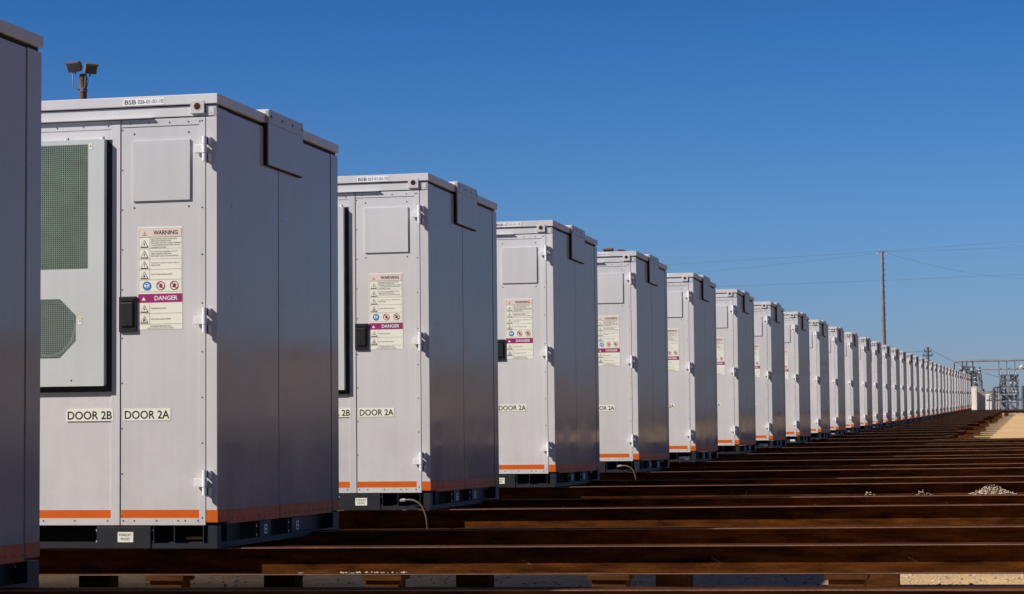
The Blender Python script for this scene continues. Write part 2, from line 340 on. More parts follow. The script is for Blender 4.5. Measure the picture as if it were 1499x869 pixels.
SW0, SW1, SZ0, SZ1 = -.500, -.217, 1.298, 1.912
def make_sign():
    mb = MB(); Y = .0004
    W = SW1-SW0; H = SZ1-SZ0
    u = lambda p: SW0 + W*(p-105)/313.0
    v = lambda q: SZ1 - H*(q-58)/718.0
    mb.box(SW0, SW1, Y, Y+.0013, SZ0, SZ1, M_LABEL)
    y1 = Y-.0008; y2 = Y-.0016
    mb.sheet(u(112), u(410), v(128), v(72), y1, M_PINK)
    mb.text('WARNING', u(214), u(384), v(114), v(84), y2, M_INK)
    tri_icon(mb, u(152), v(103), .013, y2, 'bang', bg=M_PINK)
    lw = .0011
    for q in (130, 210, 283, 355, 428, 512):
        mb.sheet(u(112), u(410), v(q)-lw/2, v(q)+lw/2, y2, M_INK)
    for q0, q1 in ((130, 428), (592, 738)):
        mb.sheet(u(188)-lw/2, u(188)+lw/2, v(q1), v(q0), y2, M_INK)
    for p in (112, 410): mb.sheet(u(p)-lw/2, u(p)+lw/2, v(512), v(70), y2, M_INK)
    mb.sheet(u(112), u(410), v(70)-lw/2, v(70)+lw/2, y2, M_INK)
    tri_icon(mb, u(151), v(175), .026, y2, 'bolt'); tri_icon(mb, u(151), v(250), .026, y2, 'bolt')
    tri_icon(mb, u(151), v(323), .026, y2, 'bang'); tri_icon(mb, u(151), v(395), .026, y2, 'hand')
    tx = [('RISK OF ELECTRIC SHOCK OR ELECTRICAL', 142, 382), ('ENERGY-HIGH CURRENT LEVELS.', 156, 340), ('DISCONNECT ELECTRIC CHARGE SYSTEMS IN', 171, 404),
          ('A LOW-BATTERIES AND HIGH RISKS AND ARCS', 186, 400), ('TEST BEFORE TOUCHING.', 201, 305),
          ('EOL AND BATTERY EQUIPMENT OUTPUTS', 231, 384), ('REMAIN ENERGIZED WHEN DARK.', 246, 342), ('DISCONNECT ALSO IN THE OFF POSITION', 262, 390),
          ('TO REDUCE THE RISK OF INJURY, READ ALL', 311, 396), ('INSTRUCTIONS.', 326, 262), ('DO NOT COVER OR BLOCK VENTS', 390, 346)]
    for t, q, pe in tx: mb.text(t, u(197), u(pe), v(q+5), v(q-4), y2, M_INK)
    for k, px in enumerate((169, 265, 360)):
        c = (u(px), y2, v(471))
        if k == 0:
            mb.disc(c, .027, M_BLUE); mb.disc((c[0], y2-.0005, c[2]+.002), .015, M_WHITE, ri=.012)
            mb.sheet(c[0]-.017, c[0]-.002, c[2]-.004, c[2]+.006, y2-.001, M_WHITE); mb.sheet(c[0]+.002, c[0]+.017, c[2]-.004, c[2]+.006, y2-.001, M_WHITE)
        else:
            mb.disc(c, .027, M_RED, ri=.0225)
            a = .019
            mb.poly([(c[0]-a-.002, y2-.0006, c[2]+a-.002), (c[0]-a+.002, y2-.0006, c[2]+a+.002), (c[0]+a+.002, y2-.0006, c[2]-a+.002), (c[0]+a-.002, y2-.0006, c[2]-a-.002)], M_RED)
            mb.poly([(c[0]-.012, y2-.0003, c[2]-.010), (c[0]+.004, y2-.0003, c[2]-.012), (c[0]+.011, y2-.0003, c[2]+.009), (c[0]-.002, y2-.0003, c[2]+.013)], M_INK if k == 2 else M_RED)
    mb.sheet(u(107), u(416), v(588), v(527), y1, M_PURPLE)
    mb.text('DANGER', u(223), u(384), v(573), v(542), y2, M_WHITE)
    tri_icon(mb, u(147), v(560), .013, y2, 'bang', fg=M_WHITE, bg=M_WHITE)
    for q in (663, 738): mb.sheet(u(112), u(416), v(q)-lw/2, v(q)+lw/2, y2, M_INK)
    tri_icon(mb, u(151), v(630), .026, y2, 'bolt'); tri_icon(mb, u(151), v(705), .026, y2, 'flash')
    mb.text('HAZARDOUS VOLTAGE', u(197), u(300), v(633), v(624), y2, M_INK)
    mb.text('ARC FLASH & SHOCK HAZARD', u(197), u(336), v(708), v(699), y2, M_INK)
    mb.text('AUTHORIZED PERSONNEL ONLY', u(190), u(340), v(757), v(748), y2, M_INK)
    mb.text('WEAR PROPER PROTECTIVE EQUIPMENT', u(170), u(360), v(771), v(763), y2, M_INK)
    return mb

def make_hinge(zc):
    mb = MB()
    # pin barrel in three knuckles, door leaf, two post lugs
    for a, b in ((.028, .074), (-.024, .0255), (-.074, -.027)):
        mb.cyl((-.064, -.040, zc+a), (-.064, -.040, zc+b), .0145, .0145, M_HINGE, n=18)
    mb.box(-.128, -.066, -.046, -.0085, zc-.024, zc+.0255, M_HINGE, bev=.003)
    for a, b in ((.028, .074), (-.074, -.027)):
        mb.box(-.062, -.052, -.030, -.0005, zc+a+.002, zc+b-.002, M_BLACK)  # black blocks paint the deep shadow between barrel and lugs
        mb.box(-.044, -.033, -.034, -.0005, zc+a+.002, zc+b-.002, M_HINGE, bev=.0015)
    return mb

def container(name, code, label):
    t = empty(name, (0,0,0), label, 'battery container', 'battery containers standing in a row on steel beams')
    # --- shell
    b = MB()
    b.box(-LEN+.03, -.012, .014, DEP-.012, .14, 2.64, M_BLACK)                    # dark core seen in the joints
    b.box(-.068, 0, 0, .19, .152, 2.562, M_PAINT, bev=.003)                       # front right post
    # side skins with joints between them
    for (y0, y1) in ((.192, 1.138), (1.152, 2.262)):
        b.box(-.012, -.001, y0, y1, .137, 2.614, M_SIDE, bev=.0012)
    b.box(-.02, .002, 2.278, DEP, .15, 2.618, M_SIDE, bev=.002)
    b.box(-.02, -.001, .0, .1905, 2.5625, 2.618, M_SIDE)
    b.box(-.011, .0006, .004, .1895, .153, 2.560, M_SIDE)                        # side face of the post, glossier, shade in its colour
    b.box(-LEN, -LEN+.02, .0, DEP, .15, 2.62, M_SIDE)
    b.box(-LEN, -.021, DEP-.012, DEP, .14, 2.62, M_PAINT)
    for x0, x1 in ((-2.95,-1.46), (-4.45,-2.96), (-LEN+.021,-4.46)):
        b.box(x0, x1, 0, .012, .135, 2.562, M_PAINT, bev=.002)
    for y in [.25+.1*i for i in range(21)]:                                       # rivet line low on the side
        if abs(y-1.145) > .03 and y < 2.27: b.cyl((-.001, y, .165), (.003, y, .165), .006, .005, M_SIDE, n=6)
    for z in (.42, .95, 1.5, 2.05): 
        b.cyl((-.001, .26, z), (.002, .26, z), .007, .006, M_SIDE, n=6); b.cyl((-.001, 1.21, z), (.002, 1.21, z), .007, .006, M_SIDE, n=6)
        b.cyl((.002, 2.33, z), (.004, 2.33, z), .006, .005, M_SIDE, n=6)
    b.build('body', t)
    # --- header beam under the roof edge, with drip rail
    h = MB()
    h.box(-LEN+.02, -.165, .002, .03, 2.571, 2.633, M_PAINT, bev=.002)
    h.box(-.165, -.006, .002, .03, 2.5705, 2.5825, M_PAINT)
    h.box(-.072, -.006, .002, .03, 2.584, 2.633, M_PAINT, bev=.002)
    h.box(-LEN+.02, -.405, -.026, .006, 2.5655, 2.571, M_PAINT)
    h.build('header', t)
    r = MB()
    r.box(-LEN-.005, .007, -.012, DEP+.008, 2.640, 2.700, M_ROOF, bev=.004)
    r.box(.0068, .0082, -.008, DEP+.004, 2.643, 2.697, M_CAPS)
    for x in (-1.2, -2.4, -3.6, -4.8): r.box(x-.02, x+.02, .06, DEP-.06, 2.699, 2.706, M_ROOF)
    r.build('roof_cap', t)
    c = MB()
    c.box(-.162, -.076, -.0145, -.001, 2.583, 2.662, M_PAINT, bev=.002)
    c.disc((-.117, -.0158, 2.624), .0250, M_PAINT, ri=.017, n=20)
    c.disc((-.119, -.0164, 2.625), .021, M_RUSTH, n=20)
    c.disc((-.117, -.0170, 2.624), .009, M_BLACK, n=14)
    c.build('corner_casting', t)
    # --- code plate on the roof edge
    p = MB(); p.box(-.588, -.326, -.0136, -.0122, 2.645, 2.687, M_WHITE)
    if code:
        p.text('BSB', -.580, -.508, 2.653, 2.680, -.0142, M_INK)
        p.text(code, -.497, -.333, 2.6545, 2.6790, -.0142, M_INK)
    p.build('code_plate', t)
    # --- door 2A
    d = MB()
    d.box(-.607, -.073, .002, .012, .135, 2.562, M_PAINT, bev=.0015)
    d.box(-.1125, -.0732, -.0012, .0025, .136, 2.56, M_PAINT, bev=.0008)
    d.box(-.606, -.1130, -.0012, .0025, 2.518, 2.56, M_PAINT, bev=.0008)
    d.box(-.606, -.1130, -.0012, .0025, .136, .178, M_PAINT, bev=.0008)
    d.sheet(-.604, -.1135, 2.5145, 2.5175, .0014, M_RIVET)
    for z in (2.53, 2.50, 2.26, 2.02, 1.78, 1.54, 1.25, .98, .71, .44, .19): rivet(d, -.600, z, .002, .0036)
    for z in (2.54, 2.02, 1.74, 1.45, 1.16, .89, .62, .18): rivet(d, -.093, z, -.0012, .0036)
    for x in (-.55, -.43, -.30, -.18, -.108): rivet(d, x, 2.538, -.0012, .0036)
    for x in (-.59, -.52, -.38, -.245, -.20, -.12): rivet(d, x, .163, -.0012, .0036)
    for x in (-.524, -.178):
        rivet(d, x, 2.475, .002, .0045); rivet(d, x, 2.03, .002, .0045)
    dA = d.build('door', t)
    q = MB(); q.box(-.531, -.167, -.009, .002, 2.068, 2.432, M_PAINT, bev=.002); q.build('access_panel', dA)
    q = MB(); q.box(-.604, -.1135, .0, .0019, .1785, .227, M_ORANGE); q.build('orange_stripe', dA)
    sg = make_sign().build('warning_sign', dA)
    q = MB()
    q.box(-.616, -.506, -.014, .002, 1.286, 1.498, M_HANDLE, bev=.004)
    q.box(-.600, -.524, -.024, -.014, 1.318, 1.462, M_HANDLE, bev=.005)
    q.box(-.602, -.520, -.020, -.0135, 1.470, 1.482, M_BLACK)
    q.cyl((-.562, -.024, 1.334), (-.562, -.026, 1.334), .008, .008, M_BLACK, n=12)
    q.build('door_handle', dA)
    for z in (2.366, 1.345, .385): make_hinge(z).build('hinge', dA)
    q = MB(); q.box(-.590, -.291, -.0002, .0018, .756, .826, M_LABEL); q.text('DOOR 2A', -.582, -.299, .766, .816, -.0008, M_INK); q.build('door_label', dA)
    # --- door 2B with the air conditioner
    d = MB()
    d.box(-1.452, -.6115, .002, .012, .135, 2.562, M_PAINT, bev=.0015)
    d.box(-.668, -.6125, -.0030, .0025, .136, 2.56, M_PAINT, bev=.0012)
    d.box(-1.45, -.669, -.0012, .0025, 2.510, 2.56, M_PAINT, bev=.0008)
    d.box(-1.45, -.669, -.0012, .0025, .136, .178, M_PAINT, bev=.0008)
    for x in (-.69, -.85, -1.02, -1.20): rivet(d, x, 2.53, -.0012, .0036)
    for x in (-.69, -.90, -1.10, -1.30): rivet(d, x, .163, -.0012, .0036)
    dB = d.build('door', t)
    q = MB(); q.box(-1.449, -.6695, .0, .0019, .1785, .227, M_ORANGE); q.build('orange_stripe', dB)
    q = MB(); q.box(-.953, -.654, -.0042, -.0033, .756, .826, M_LABEL)
    q.box(-.953, -.6685, -.0034, .0018, .757, .825, M_LABEL)
    q.text('DOOR 2B', -.945, -.662, .766, .816, -.0049, M_INK); q.build('door_label', dB)
    a = MB()
    GX0, GX1, GZ0, GZ1 = -1.335, -.800, 1.668, 2.418
    CX, CZ, CR = -1.052, 1.312, .178
    YF = -.047
    X0, X1, Z0, Z1 = -1.405, -.697, .965, 2.447
    # cabinet front as strips around the two openings
    a.box(X0, X1, YF, YF+.004, GZ1, Z1, M_COOL); a.box(X0, X1, YF, YF+.004, CZ+CR, GZ0, M_COOL)
    a.box(X0, X1, YF, YF+.004, Z0, CZ-CR, M_COOL)
    a.box(X0, GX0, YF, YF+.004, GZ0, GZ1, M_COOL); a.box(GX1, X1, YF, YF+.004, GZ0, GZ1, M_COOL)
    a.box(X0, CX-CR, YF, YF+.004, CZ-CR, CZ+CR, M_COOL); a.box(CX+CR, X1, YF, YF+.004, CZ-CR, CZ+CR, M_COOL)
    k = CR*.42
    for sx in (-1, 1):
        for sz in (-1, 1):
            pts = [(CX+sx*CR, YF, CZ+sz*CR), (CX+sx*CR, YF, CZ+sz*k), (CX+sx*k, YF, CZ+sz*CR)]
            a.poly(pts if sx*sz > 0 else pts[::-1], M_COOL)
    a.box(X0, X0+.004, YF+.004, .0018, Z0, Z1, M_COOL); a.box(X1-.004, X1, YF+.004, .0018, Z0, Z1, M_COOL)
    a.box(X0, X1, YF+.004, .0018, Z0, Z0+.004, M_COOL); a.box(X0, X1, YF+.004, .0018, Z1-.004, Z1, M_COOL)
    a.box(X1, X1+.034, -.004, .0018, Z0-.028, Z1, M_NAVY); a.box(X0-.028, X1+.034, -.0042, .0018, Z0-.034, Z0-.0285, M_NAVY); a.box(X0-.028, X1, -.004, .0018, Z0-.0284, Z0, M_NAVY)  # navy tone paints the unit's cast shadow on its mounting flange
    for z in (2.3, 2.0, 1.7, 1.35, 1.1): a.cyl((X1+.014, -.004, z), (X1+.014, -.009, z), .007, .006, M_RIVET, n=6)
    for x in (-1.2, -.95, -.72): 
        a.cyl((x, -.03, Z1), (x, -.03, Z1+.014), .009, .004, M_HINGE, n=8); a.cyl((x+.01, -.02, Z1), (x+.01, -.02, Z1+.018), .004, .004, M_RIVET, n=6)
    rivet(a, -.905, 1.00, YF, .004)
    ac = a.build('air_conditioner', dB)
    g = MB()
    g.sheet(GX0, GX1, GZ0, GZ1, -.004, M_DKGRN)
    st = .0122; wd = .0046; n = int((GX1-GX0)/st)
    for i in range(n+1): x = GX0+.002+i*st; g.box(x, x+wd, YF+.0005, YF+.003, GZ0, GZ1, M_GREENB)
    n = int((GZ1-GZ0)/st)
    for i in range(n+1): z = GZ0+.002+i*st; g.box(GX0, GX1, YF+.001, YF+.0025, z, z+wd, M_GREENB)
    g.build('grille', ac)
    g = MB()
    g.disc((CX, -.010, CZ), CR*.99, M_DKGRN, n=32)
    for kk in range(30):  # bright crescent paints the sunlit inner wall of the fan ring
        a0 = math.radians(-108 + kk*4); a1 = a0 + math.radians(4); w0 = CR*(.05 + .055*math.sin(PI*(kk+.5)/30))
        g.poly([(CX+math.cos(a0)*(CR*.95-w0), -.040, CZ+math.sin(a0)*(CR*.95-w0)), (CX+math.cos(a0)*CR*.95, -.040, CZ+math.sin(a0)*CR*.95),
                (CX+math.cos(a1)*CR*.95, -.040, CZ+math.sin(a1)*CR*.95), (CX+math.cos(a1)*(CR*.95-w0), -.040, CZ+math.sin(a1)*(CR*.95-w0))], M_SUNARC)
    g.disc((CX, -.030, CZ), CR*.99, M_GREENB, ri=CR*.90, n=48)
    g.cyl((CX, -.012, CZ), (CX, -.03, CZ), .05, .045, M_RUSTH, n=20)
    for kk in range(5):
        a0 = kk*2*PI/5
        g.poly([(CX+math.cos(a0+w)*rr, yy, CZ+math.sin(a0+w)*rr) for w, rr, yy in ((0,.045,-.028),(.15,.15,-.028),(.75,.15,-.014),(.6,.045,-.014))], M_DKGRN)
    st = .0122
    n = int(2*CR/st)
    for i in range(1, n+1):
        o_ = -CR + i*st
        half = CR if abs(o_) < k else CR - (abs(o_)-k)
        g.box(CX+o_-.0021, CX+o_+.0021, YF+.0005, YF+.003, CZ-half, CZ+half, M_GREYB)
        g.box(CX-half, CX+half, YF+.001, YF+.0025, CZ+o_-.0021, CZ+o_+.0021, M_GREYB)
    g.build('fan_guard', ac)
    g = MB(); g.box(-.795, -.772, YF-.0015, YF-.0002, 2.388, 2.422, M_LABEL); tri_icon(g, -.7835, 2.409, .008, YF-.002, 'bang', bg=M_YELLOW)
    g.build('hazard_sticker', ac)
    g = MB(); g.box(-.862, -.838, YF-.0015, YF-.0002, 1.335, 1.375, M_WHITE); g.sheet(-.862, -.838, 1.366, 1.375, YF-.002, M_YELLOW); tri_icon(g, -.850, 1.357, .008, YF-.002, 'bang', fg=M_RED, bg=M_YELLOW)
    g.build('hazard_sticker', ac)
    # --- orange band round the corner and along the side
    o = MB()
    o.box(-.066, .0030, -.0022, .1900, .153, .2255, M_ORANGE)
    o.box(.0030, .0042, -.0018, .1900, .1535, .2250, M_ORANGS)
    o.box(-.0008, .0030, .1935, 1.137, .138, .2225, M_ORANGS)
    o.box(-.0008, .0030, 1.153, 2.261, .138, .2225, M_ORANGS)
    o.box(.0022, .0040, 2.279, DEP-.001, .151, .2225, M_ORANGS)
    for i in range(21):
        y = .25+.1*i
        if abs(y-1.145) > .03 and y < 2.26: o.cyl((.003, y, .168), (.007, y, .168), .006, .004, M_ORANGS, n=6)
    o.build('corner_stripe', t)
    # --- vent cover on the side, folded over the roof edge
    v = MB()
    v.box(.0, .020, .849, 1.572, 2.3685, 2.638, M_BLACK)  # black gasket box, also paints the cover's shaded end face
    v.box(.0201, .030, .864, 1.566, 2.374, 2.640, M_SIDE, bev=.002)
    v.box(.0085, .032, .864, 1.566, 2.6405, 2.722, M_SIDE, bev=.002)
    v.box(-.16, .032, .868, 1.560, 2.722, 2.728, M_ROOF)
    v.box(-.16, .0083, .868, 1.560, 2.7015, 2.722, M_ROOF)
    for y in (.91, 1.13, 1.34, 1.54): v.cyl((.032, y, 2.685), (.036, y, 2.685), .009, .008, M_RIVET, n=8)
    v.build('vent_cover', t)
    # --- base frame
    f = MB()
    f.box(-.057, -.001, 0, .07, 0, .134, M_NAVY); f.box(-.057, -.001, .07, .0705, .02, .12, M_BLACK)
    f.box(-LEN, -.0575, .004, .06, 0, .012, M_NAVY); f.box(-LEN, -.0575, .052, .060, .012, .036, M_NAVY)
    f.box(-LEN, -.0575, .0, .0035, 0, .030, M_NAVY)
    f.box(-LEN+.1, -.02, .14, .15, .0, .134, M_BLACK)
    for x in (-.272, -.090): f.box(x, x+.006, .001, .06, .03, .134, M_NAVY)
    f.box(-.40, -.395, .001, .05, .03, .134, M_NAVY)
    f.box(-.030, .0, .0705, DEP, 0, .012, M_NAVY); f.box(-.004, .0, .0705, DEP, .0121, .034, M_NAVY)
    f.box(-.090, -.085, .15, DEP-.1, .012, .133, M_NAVY)
    for (y0, y1) in ((.76, .965), (1.39, 1.62)):
        f.box(-.03, .002, y0, y1, .0345, .133, M_NAVY, bev=.002)
    for y0 in (.18, .70, 1.33): f.box(-.06, -.004, y0, y0+.012, .0345, .132, M_NAVY)
    f.box(-.06, -.001, DEP-.13, DEP, .0345, .134, M_NAVY)
    for y in (.72, 1.35):
        for z in (.05, .105): f.cyl((-.02, y, z), (-.004, y, z), .008, .008, M_HINGE, n=8)
    f.box(-LEN, -LEN+.06, .05, DEP, 0, .134, M_NAVY); f.box(-LEN, -.06, DEP-.02, DEP, 0, .1, M_NAVY)
    for x in (-1.5, -3.0, -4.5): f.box(x-.1, x+.1, .0, .06, .0305, .134, M_NAVY)
    f.build('base_frame', t)
    f = MB(); f.box(-.757, -.415, -.006, .10, -.002, .128, M_NAVY, bev=.003)
    for z in (.04, .105):
        f.cyl((-.763, .02, z), (-.763, .012, z), .006, .006, M_HINGE, n=8); f.cyl((-.408, .02, z), (-.408, .012, z), .006, .006, M_HINGE, n=8)
    fp = f.build('forklift_pocket', t)
    q = MB(); q.box(-.622, -.524, -.0078, -.0062, .036, .096, M_LABEL); q.text('FORKLIFT', -.612, -.534, .071, .086, -.0084, M_INK); q.text('POCKET', -.602, -.544, .047, .062, -.0084, M_INK)
    q.build('pocket_label', fp)
    for y0 in (.845, 1.485):
        q = MB(); q.box(.0022, .0036, y0, y0+.05, .052, .108, M_WHITE)
        q.box(.0036, .0042, y0+.01, y0+.04, .060, .075, M_NAVY); q.box(.0036, .0042, y0+.01, y0+.04, .085, .100, M_NAVY)
        q.build('lashing_label', t)
    return t

CODES = {0: None, 1: '026-01-01-10', 2: '027-01-03-10', 3: '027-01-01-10', 4: '028-01-03-10'}
SK = .0323
def box_label(n):
    if n == 0: return 'nearest container, only the dark shaded side wall cut by the left photo edge'
    if n == 1: return 'largest full grey container, air conditioner grille showing, plate BSB 026-01-01-10'
    if n == 2: return 'grey container with plate BSB 027-01-03-10 and curved hose below its door'
    if n == 3: return 'grey container with plate BSB 027-01-01-10, directly behind the hosed one'
    if n == 4: return 'grey container with floodlights showing above its roof and hose at its base'
    return 'grey battery container with orange stripe, %s in the row from the left photo edge' % ordinal(n+1)
root = container('battery_container', CODES[1], box_label(1))
root.location = (0, 0, slope(0))
def code_mesh(code):
    p = MB(); p.box(-.588, -.326, -.0136, -.0122, 2.645, 2.687, M_WHITE)
    p.text('BSB', -.580, -.508, 2.653, 2.680, -.0142, M_INK); p.text(code, -.497, -.333, 2.6545, 2.6790, -.0142, M_INK)
    me = bpy.data.meshes.new('code_plate'); p.bm.to_mesh(me); p.bm.free()
    for m in p.mats: me.materials.append(m)
    return me
for n in [0] + list(range(2, 36)):
    c = copy_tree(root, None)
    i = n-1
    c.location = (i*SK, i*PITCH, slope(i*PITCH) if i > 0 else i*.07591)
    c['label'] = box_label(n)
    if n == 0: continue
    c.location.x += random.uniform(-.010, .010); c.location.y += random.uniform(-.015, .015)
    c.rotation_euler = (random.uniform(-.0012, .0012), random.uniform(-.0015, .0015), random.uniform(-.004, .004))
    for ch in c.children:
        for g2 in ch.children:
            nm = g2.name.split('.')[0]
            if nm in ('warning_sign', 'door_label') and not g2.location.y: g2.location = (random.uniform(-.006, .006), 0, random.uniform(-.012, .012))
    if n in CODES and CODES[n]:
        me = code_mesh(CODES[n])
        for ch in c.children:
            if ch.name.startswith('code_plate'): ch.data = me

# hoses from the base of some containers down behind the beam
def hose(n, label):
    i = n-1; X = i*SK; Y = i*PITCH; Z = slope(Y)
    mb = MB()
    P = [(-.215,-.03,.078),(-.17,-.05,.080),(-.13,-.062,.076),(-.09,-.068,.058),(-.06,-.07,.03),(-.04,-.07,-.01),(-.025,-.068,-.06),(-.02,-.06,-.12),(-.02,-.05,-.16),(-.02,-.03,-.39)]
    Q = []
    for k in range(len(P)-1):
        for s in range(4):
            p0 = P[max(k-1,0)]; p1 = P[k]; p2 = P[k+1]; p3 = P[min(k+2,len(P)-1)]; u_ = s/4
            Q.append(tuple(.5*((2*p1[a])+(-p0[a]+p2[a])*u_+(2*p0[a]-5*p1[a]+4*p2[a]-p3[a])*u_*u_+(-p0[a]+3*p1[a]-3*p2[a]+p3[a])*u_**3) for a in range(3)))
    Q.append(P[-1])
    e = empty('drain_hose', (X, Y, Z), label, 'hose', 'hoses hanging from container bases')
    mb.tube(Q, .0078, M_HOSE); mb.build('hose', e)
    f = MB(); f.cyl((-.262, .02, .074), (-.24, -.015, .074), .012, .012, M_CHROME, n=12); f.cyl((-.24, -.03, .076), (-.205, -.03, .078), .0135, .0135, M_CHROME, n=12)
    f.build('hose_fitting', e)
hose(2, 'grey brown hose curving down from the second grey container with DOOR 2A label')
hose(4, 'small hose curving down below the container topped by floodlights')

# timber offcut seen in the opening of the first base
mb = MB(); mb.box(-.222, -.10, .07, .13, .050, .064, M_TIMBER, bev=.002)
tag(mb.build('timber_offcut', None, (0, 0, slope(0))), 'pale timber offcut inside the base opening of the largest container', 'timber')

# white blocks set low in the base openings of some containers
for k, n in enumerate((5, 7, 8, 10, 11, 13)):
    i = n-1
    mb = MB(); mb.box(-.262, -.094, .065, .135, .0125, .075, M_WHITE, bev=.006); mb.box(-.24, -.12, .061, .0648, .025, .060, M_CERAM, bev=.001)
    tag(mb.build('white_block', None, (i*SK, i*PITCH, slope(i*PITCH))), 'small white block inside the base opening of the %s container' % ordinal(n+1), 'enclosure', 'white blocks in container bases')

# ------------------------------------------------------------------ steel beams
BH = .166; BW = .152
def beam(x0, x1, Y, label):
    """rusty H section running along X on the rising yard"""
    mb = MB(); z = slope(Y)
    if Y < 0: z = Y/PITCH*.07591
    L = x1-x0; zt = z; a = BW/2
    sh = lambda x: RISE*max(-40, min(x, 40))
    dirr = math.atan(RISE)
    t1 = .011
    mb.box(0, L, 0, BW, -t1, 0, M_RUST, bev=.0025)
    mb.box(0, L, a-.004, a+.004, -BH+t1, -t1, M_RUST)
    mb.box(0, L, 0, BW, -BH, -BH+t1, M_RUST, bev=.0025)
    # pale strips painting the highlight along the flange edges
    mb.box(.01, L-.01, -.0012, .0012, -t1+.004, -.003, M_RUSTT)
    mb.box(.01, L-.01, -.0012, .0012, -BH+.003, -BH+t1-.004, M_RUSTT)
    x = .7
    while x < L:                                       # stiffener welds: small chalk ticks rubbed on the web
        if random.random() < .35:
            zz = -.075+random.uniform(-.02,.02)
            mb.poly([(x, a-.0052, zz), (x+.05, a-.0052, zz-.028), (x+.053, a-.0052, zz-.024), (x+.003, a-.0052, zz+.004)], M_RUSTT)
        x += 1.1
    o = mb.build('steel_beam'); o.location = (x0, Y, zt + sh(x0)); o.rotation_euler = (0, -dirr, 0)
    return tag(o, label, 'steel beam', 'rusty steel beams carrying the containers')
blocks = []
def block(X, Y, label, w=.20):
    z = (slope(Y) if Y > 0 else Y/PITCH*.07591) + RISE*X
    key = round(w, 2)
    if key not in BLK:
        mb = MB(); h = .405-BH
        mb.box(-w/2-.02, w/2+.02, -.02, BW+.02, -.030, 0, M_BLOCK, bev=.003)
        mb.box(-w/2, w/2, .0, BW, -.115, -.0305, M_BLOCK, bev=.004)
        mb.box(-w/2-.01, w/2+.01, -.01, BW+.01, -h-.02, -.1155, M_BLOCK, bev=.004)
        BLK[key] = mb.build('support_block'); o = BLK[key]
    else:
        o = BLK[key].copy(); COL.objects.link(o)
    o.location = (X, Y, z-BH-.0005)
    tag(o, label, 'support block', 'blocks under the steel beams')
BLK = {}
NB = 36
for n in range(0, NB):
    i = n-1; Yb = i*PITCH
    for part, dy, w in (('front', .085, 0), ('rear', 1.87, 1)):
        Y = Yb + dy
        if Y < 36 or Y > 150: xe = 13.0
        else: xe = 3.0 + (Y-40)*.0046 + random.uniform(-.22, .22)
        x0 = -6.6
        nth = ordinal(n+1)
        if n == 0 and part == 'front': continue
        beam(x0, xe, Y, 'rusty steel beam under the %s edge of the %s container from the left photo edge' % (part, nth))
        if n == 1 and part == 'front': xs = [(-.357+1.34*k, 'lit') for k in range(-3, 7)]
        elif n == 1 and part == 'rear': xs = [(-.241+1.33*k, '') for k in range(-3, 7)]
        elif n in (0, 2): xs = [(-3, ''), (-.3, ''), (2.4, ''), (5.1, '')]
        else: xs = [(-.4, ''), (xe-.12 if xe < 10 else 3.8, '')] 
        for k, (x, _) in enumerate(xs):
            if x > xe: continue
            side = 'right end of' if k == len(xs)-1 and xe < 10 else 'block %s from the left under' % ordinal(k+1)
            if side.startswith('right'): lb = 'rusty block under the right end of the %s steel beam of container %s' % (part, nth)
            else: lb = 'rusty support block, %s from the left under the %s beam of the %s container' % (ordinal(k+1), part, nth)
            block(x, Y, lb, .20 if n < 3 else .24)
# more blocks along the free ends, where they show against the sand
# ------------------------------------------------------------------ gravel
def heap(cx, cy, rx, ry, h, n, name, label, r=.012, base=None):
    mb = MB()
    for k in range(n):
        a = random.uniform(0, 2*PI); q = random.random()**.6
        x = cx + math.cos(a)*q*rx; y = cy + math.sin(a)*q*ry
        b = gz(x, y) if base is None else base
        z = b + h*(1-q)**.9 * random.uniform(.75, 1.05) + r*.3
        mb.rock((x, y, z), random.uniform(.5, 1.3)*r, random.choice(M_STONE[:2]))
    tag(mb.build(name), label, 'gravel', kind='stuff')
heap(4.36, 9.15, .85, .34, .385, 7500, 'gravel_heap', 'largest heap of pale gravel between the beams at the right photo edge', .0075)
mb = MB()
for k in range(4200):
    x = random.uniform(-1.5, 6.5); y = random.uniform(1.2, 5.6) if k % 3 else random.uniform(2.2, 4.2)
    if random.random() < .45: x = random.uniform(3.2, 6.5)
    r = random.choice((.003, .004, .006, .010)) * random.uniform(.7, 1.3)
    mb.rock((x, y, gz(x, y)+r*.2), r, random.choice(M_STONE))
for (xa, xb, y, zb, m) in ((.72, 1.12, .115, -.155, 46), (.45, .5, .115, -.155, 3), (3.55, 4.0, 4.84*1+.12, -.155, 0)):
    for k in range(m):
        x = random.uniform(xa, xb); r = random.uniform(.004, .009)
        mb.rock((x, y+random.uniform(-.02,.03), zb+RISE*x+r*.5), r, random.choice(M_STONE[:2]))
tag(mb.build('loose_gravel'), 'loose stones scattered over the sandy ground beneath the beams', 'gravel', kind='stuff')
for cx, cy, hh, lb in ((3.20, 9.2, .33, 'low gravel heap showing left of the largest heap behind the beam'), (3.72, 9.2, .34, 'thin strip of gravel just left of the largest heap behind the beam'), (2.05, 9.2, .335, 'small pale gravel heap behind the beam near the middle of the photo')):
    heap(cx, cy, .62, .2, hh, 1300, 'gravel_heap', lb, .0075)

